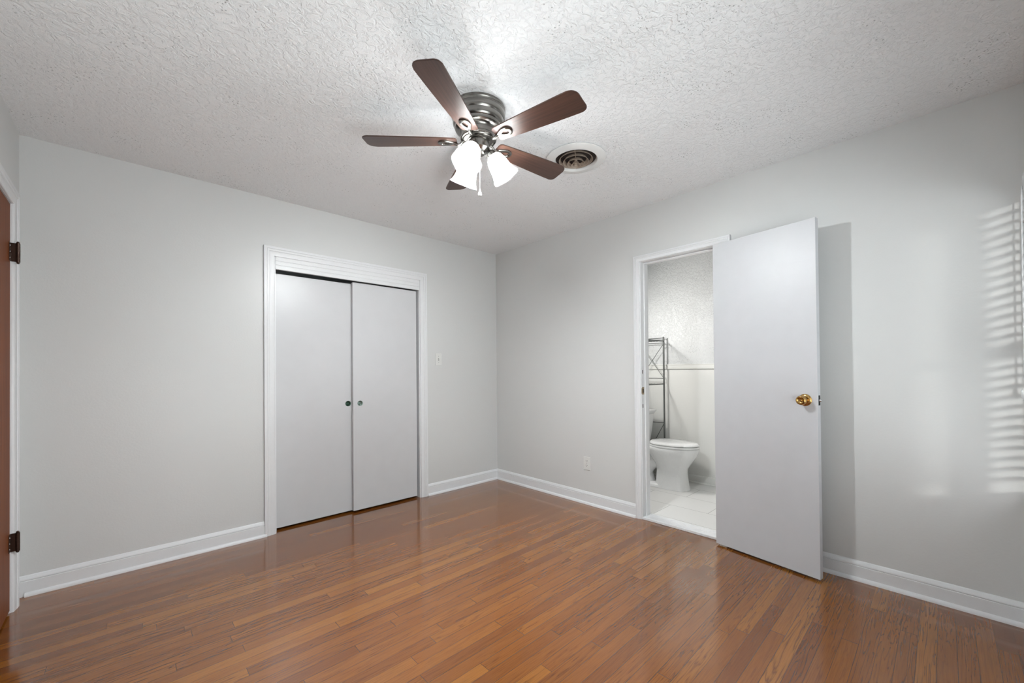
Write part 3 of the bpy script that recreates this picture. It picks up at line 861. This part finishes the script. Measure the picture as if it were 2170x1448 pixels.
bm = new_bm(); loft(bm, [ell(0, -.105, .176, .294, .165, .428), ell(0, -.105, .182, .301, .171, .432), ell(0, -.105, .180, .298, .168, .442), ell(0, -.105, .165, .282, .155, .450), ell(0, -.105, .09, .17, .10, .454)])
link('lid', bm, M_WRAP, toi, 50)
bm = new_bm()
def rr(w_, d0, d1, z, rad=.02):
    p = []
    for cx_, cy_, a0 in ((w_ - rad, d1 - rad, 0), (-w_ + rad, d1 - rad, 90), (-w_ + rad, d0 + rad, 180), (w_ - rad, d0 + rad, 270)):
        for q in range(0, 91, 18):
            a = math.radians(a0 + q); p.append((cx_ + rad * math.cos(a), cy_ + rad * math.sin(a), z))
    return p
loft(bm, [rr(.165, .175, .340, .385), rr(.175, .165, .350, .40), rr(.190, .148, .355, .55), rr(.203, .135, .360, .690)])
link('tank', bm, M_CERAMIC, toi, 50)
bm = new_bm()
loft(bm, [rr(.200, .138, .360, .688), rr(.207, .128, .363, .698), rr(.209, .126, .364, .708), rr(.217, .116, .366, .716), rr(.218, .114, .367, .732), rr(.213, .119, .364, .738)])
link('tank_lid', bm, M_CERAMIC, toi, 50)
bm = new_bm(); tube(bm, [(-.15, .145, .63), (-.15, .118, .63)], .009, 12); tube(bm, [(-.152, .118, .631), (-.09, .116, .622)], [.006, .004], 10)
link('flush_lever', bm, M_CHROME, toi, 50)
for s in (-1, 1):
    bm = new_bm(); lathe(bm, [(.014, 0), (.014, .030), (.008, .038), (.0001, .040)], (s * .075, .088, .400), seg=16); link('seat_hinge', bm, M_CERAMIC, toi, 50)

# ------------------------------------------------------------------ over-toilet storage rack
rk = empty('storage_rack', (.93, -1.15, BFZ), 'tall gray metal storage rack standing over the toilet', 'rack')
RX0, RX1, RY0, RY1 = -.30, .295, -.150, .120
def RP(name, bm, mat=None, sm=40): return link(name, bm, mat or M_STEEL, rk, sm)
for x in (RX0, RX1):
    for y in (RY0, RY1):
        bm = new_bm(); tube(bm, [(x, y, 0), (x, y, 1.497)], .0085, 12); sphere(bm, (x, y, 1.497), .0088, 2); RP('post', bm)
for z in (1.458, 1.003):
    bm = new_bm()
    tube(bm, [(RX0, RY0, z), (RX1, RY0, z)], .0065, 10); tube(bm, [(RX0, RY1, z), (RX1, RY1, z)], .006, 10)
    for k in range(1, 8):
        y = RY0 + (RY1 - RY0) * k / 8
        tube(bm, [(RX0, y, z), (RX1, y, z)], .0026, 8)
    RP('shelf', bm)
for x in (RX0, RX1):
    for z in (1.492, 1.440, 1.062, .588, .10):
        bm = new_bm(); tube(bm, [(x, RY0, z), (x, RY1, z)], .0038, 8); RP('side_rail', bm)
    for z0, z1 in ((1.432, 1.062), (.588, .10)):
        bm = new_bm(); tube(bm, [(x, RY0, z0), (x, RY1, z1)], .0032, 8); tube(bm, [(x, RY1, z0), (x, RY0, z1)], .0032, 8); RP('cross_brace', bm)
# small chrome holder on the far bathroom wall by the door edge
hd_ = empty('paper_holder', (BXF, -1.855, .592), 'small chrome paper holder on the bathroom wall near the door edge', 'holder')
bm = new_bm(); lathe(bm, [(.0001, 0), (.018, 0), (.018, .004), (.010, .008), (.008, .05), (.011, .055), (.011, .066), (.0001, .068)], (0, 0, 0), (-1, 0, 0), 24); link('bracket', bm, M_CHROME, hd_, 40)
bm = new_bm(); lathe(bm, [(.0001, 0), (.018, 0), (.018, .004), (.010, .008), (.008, .05), (.011, .055), (.011, .066), (.0001, .068)], (0, -.15, 0), (-1, 0, 0), 24); link('bracket', bm, M_CHROME, hd_, 40)
bm = new_bm(); tube(bm, [(-.060, 0, 0), (-.060, -.15, 0)], .007, 14); link('roller', bm, M_PLASTIC, hd_, 40)
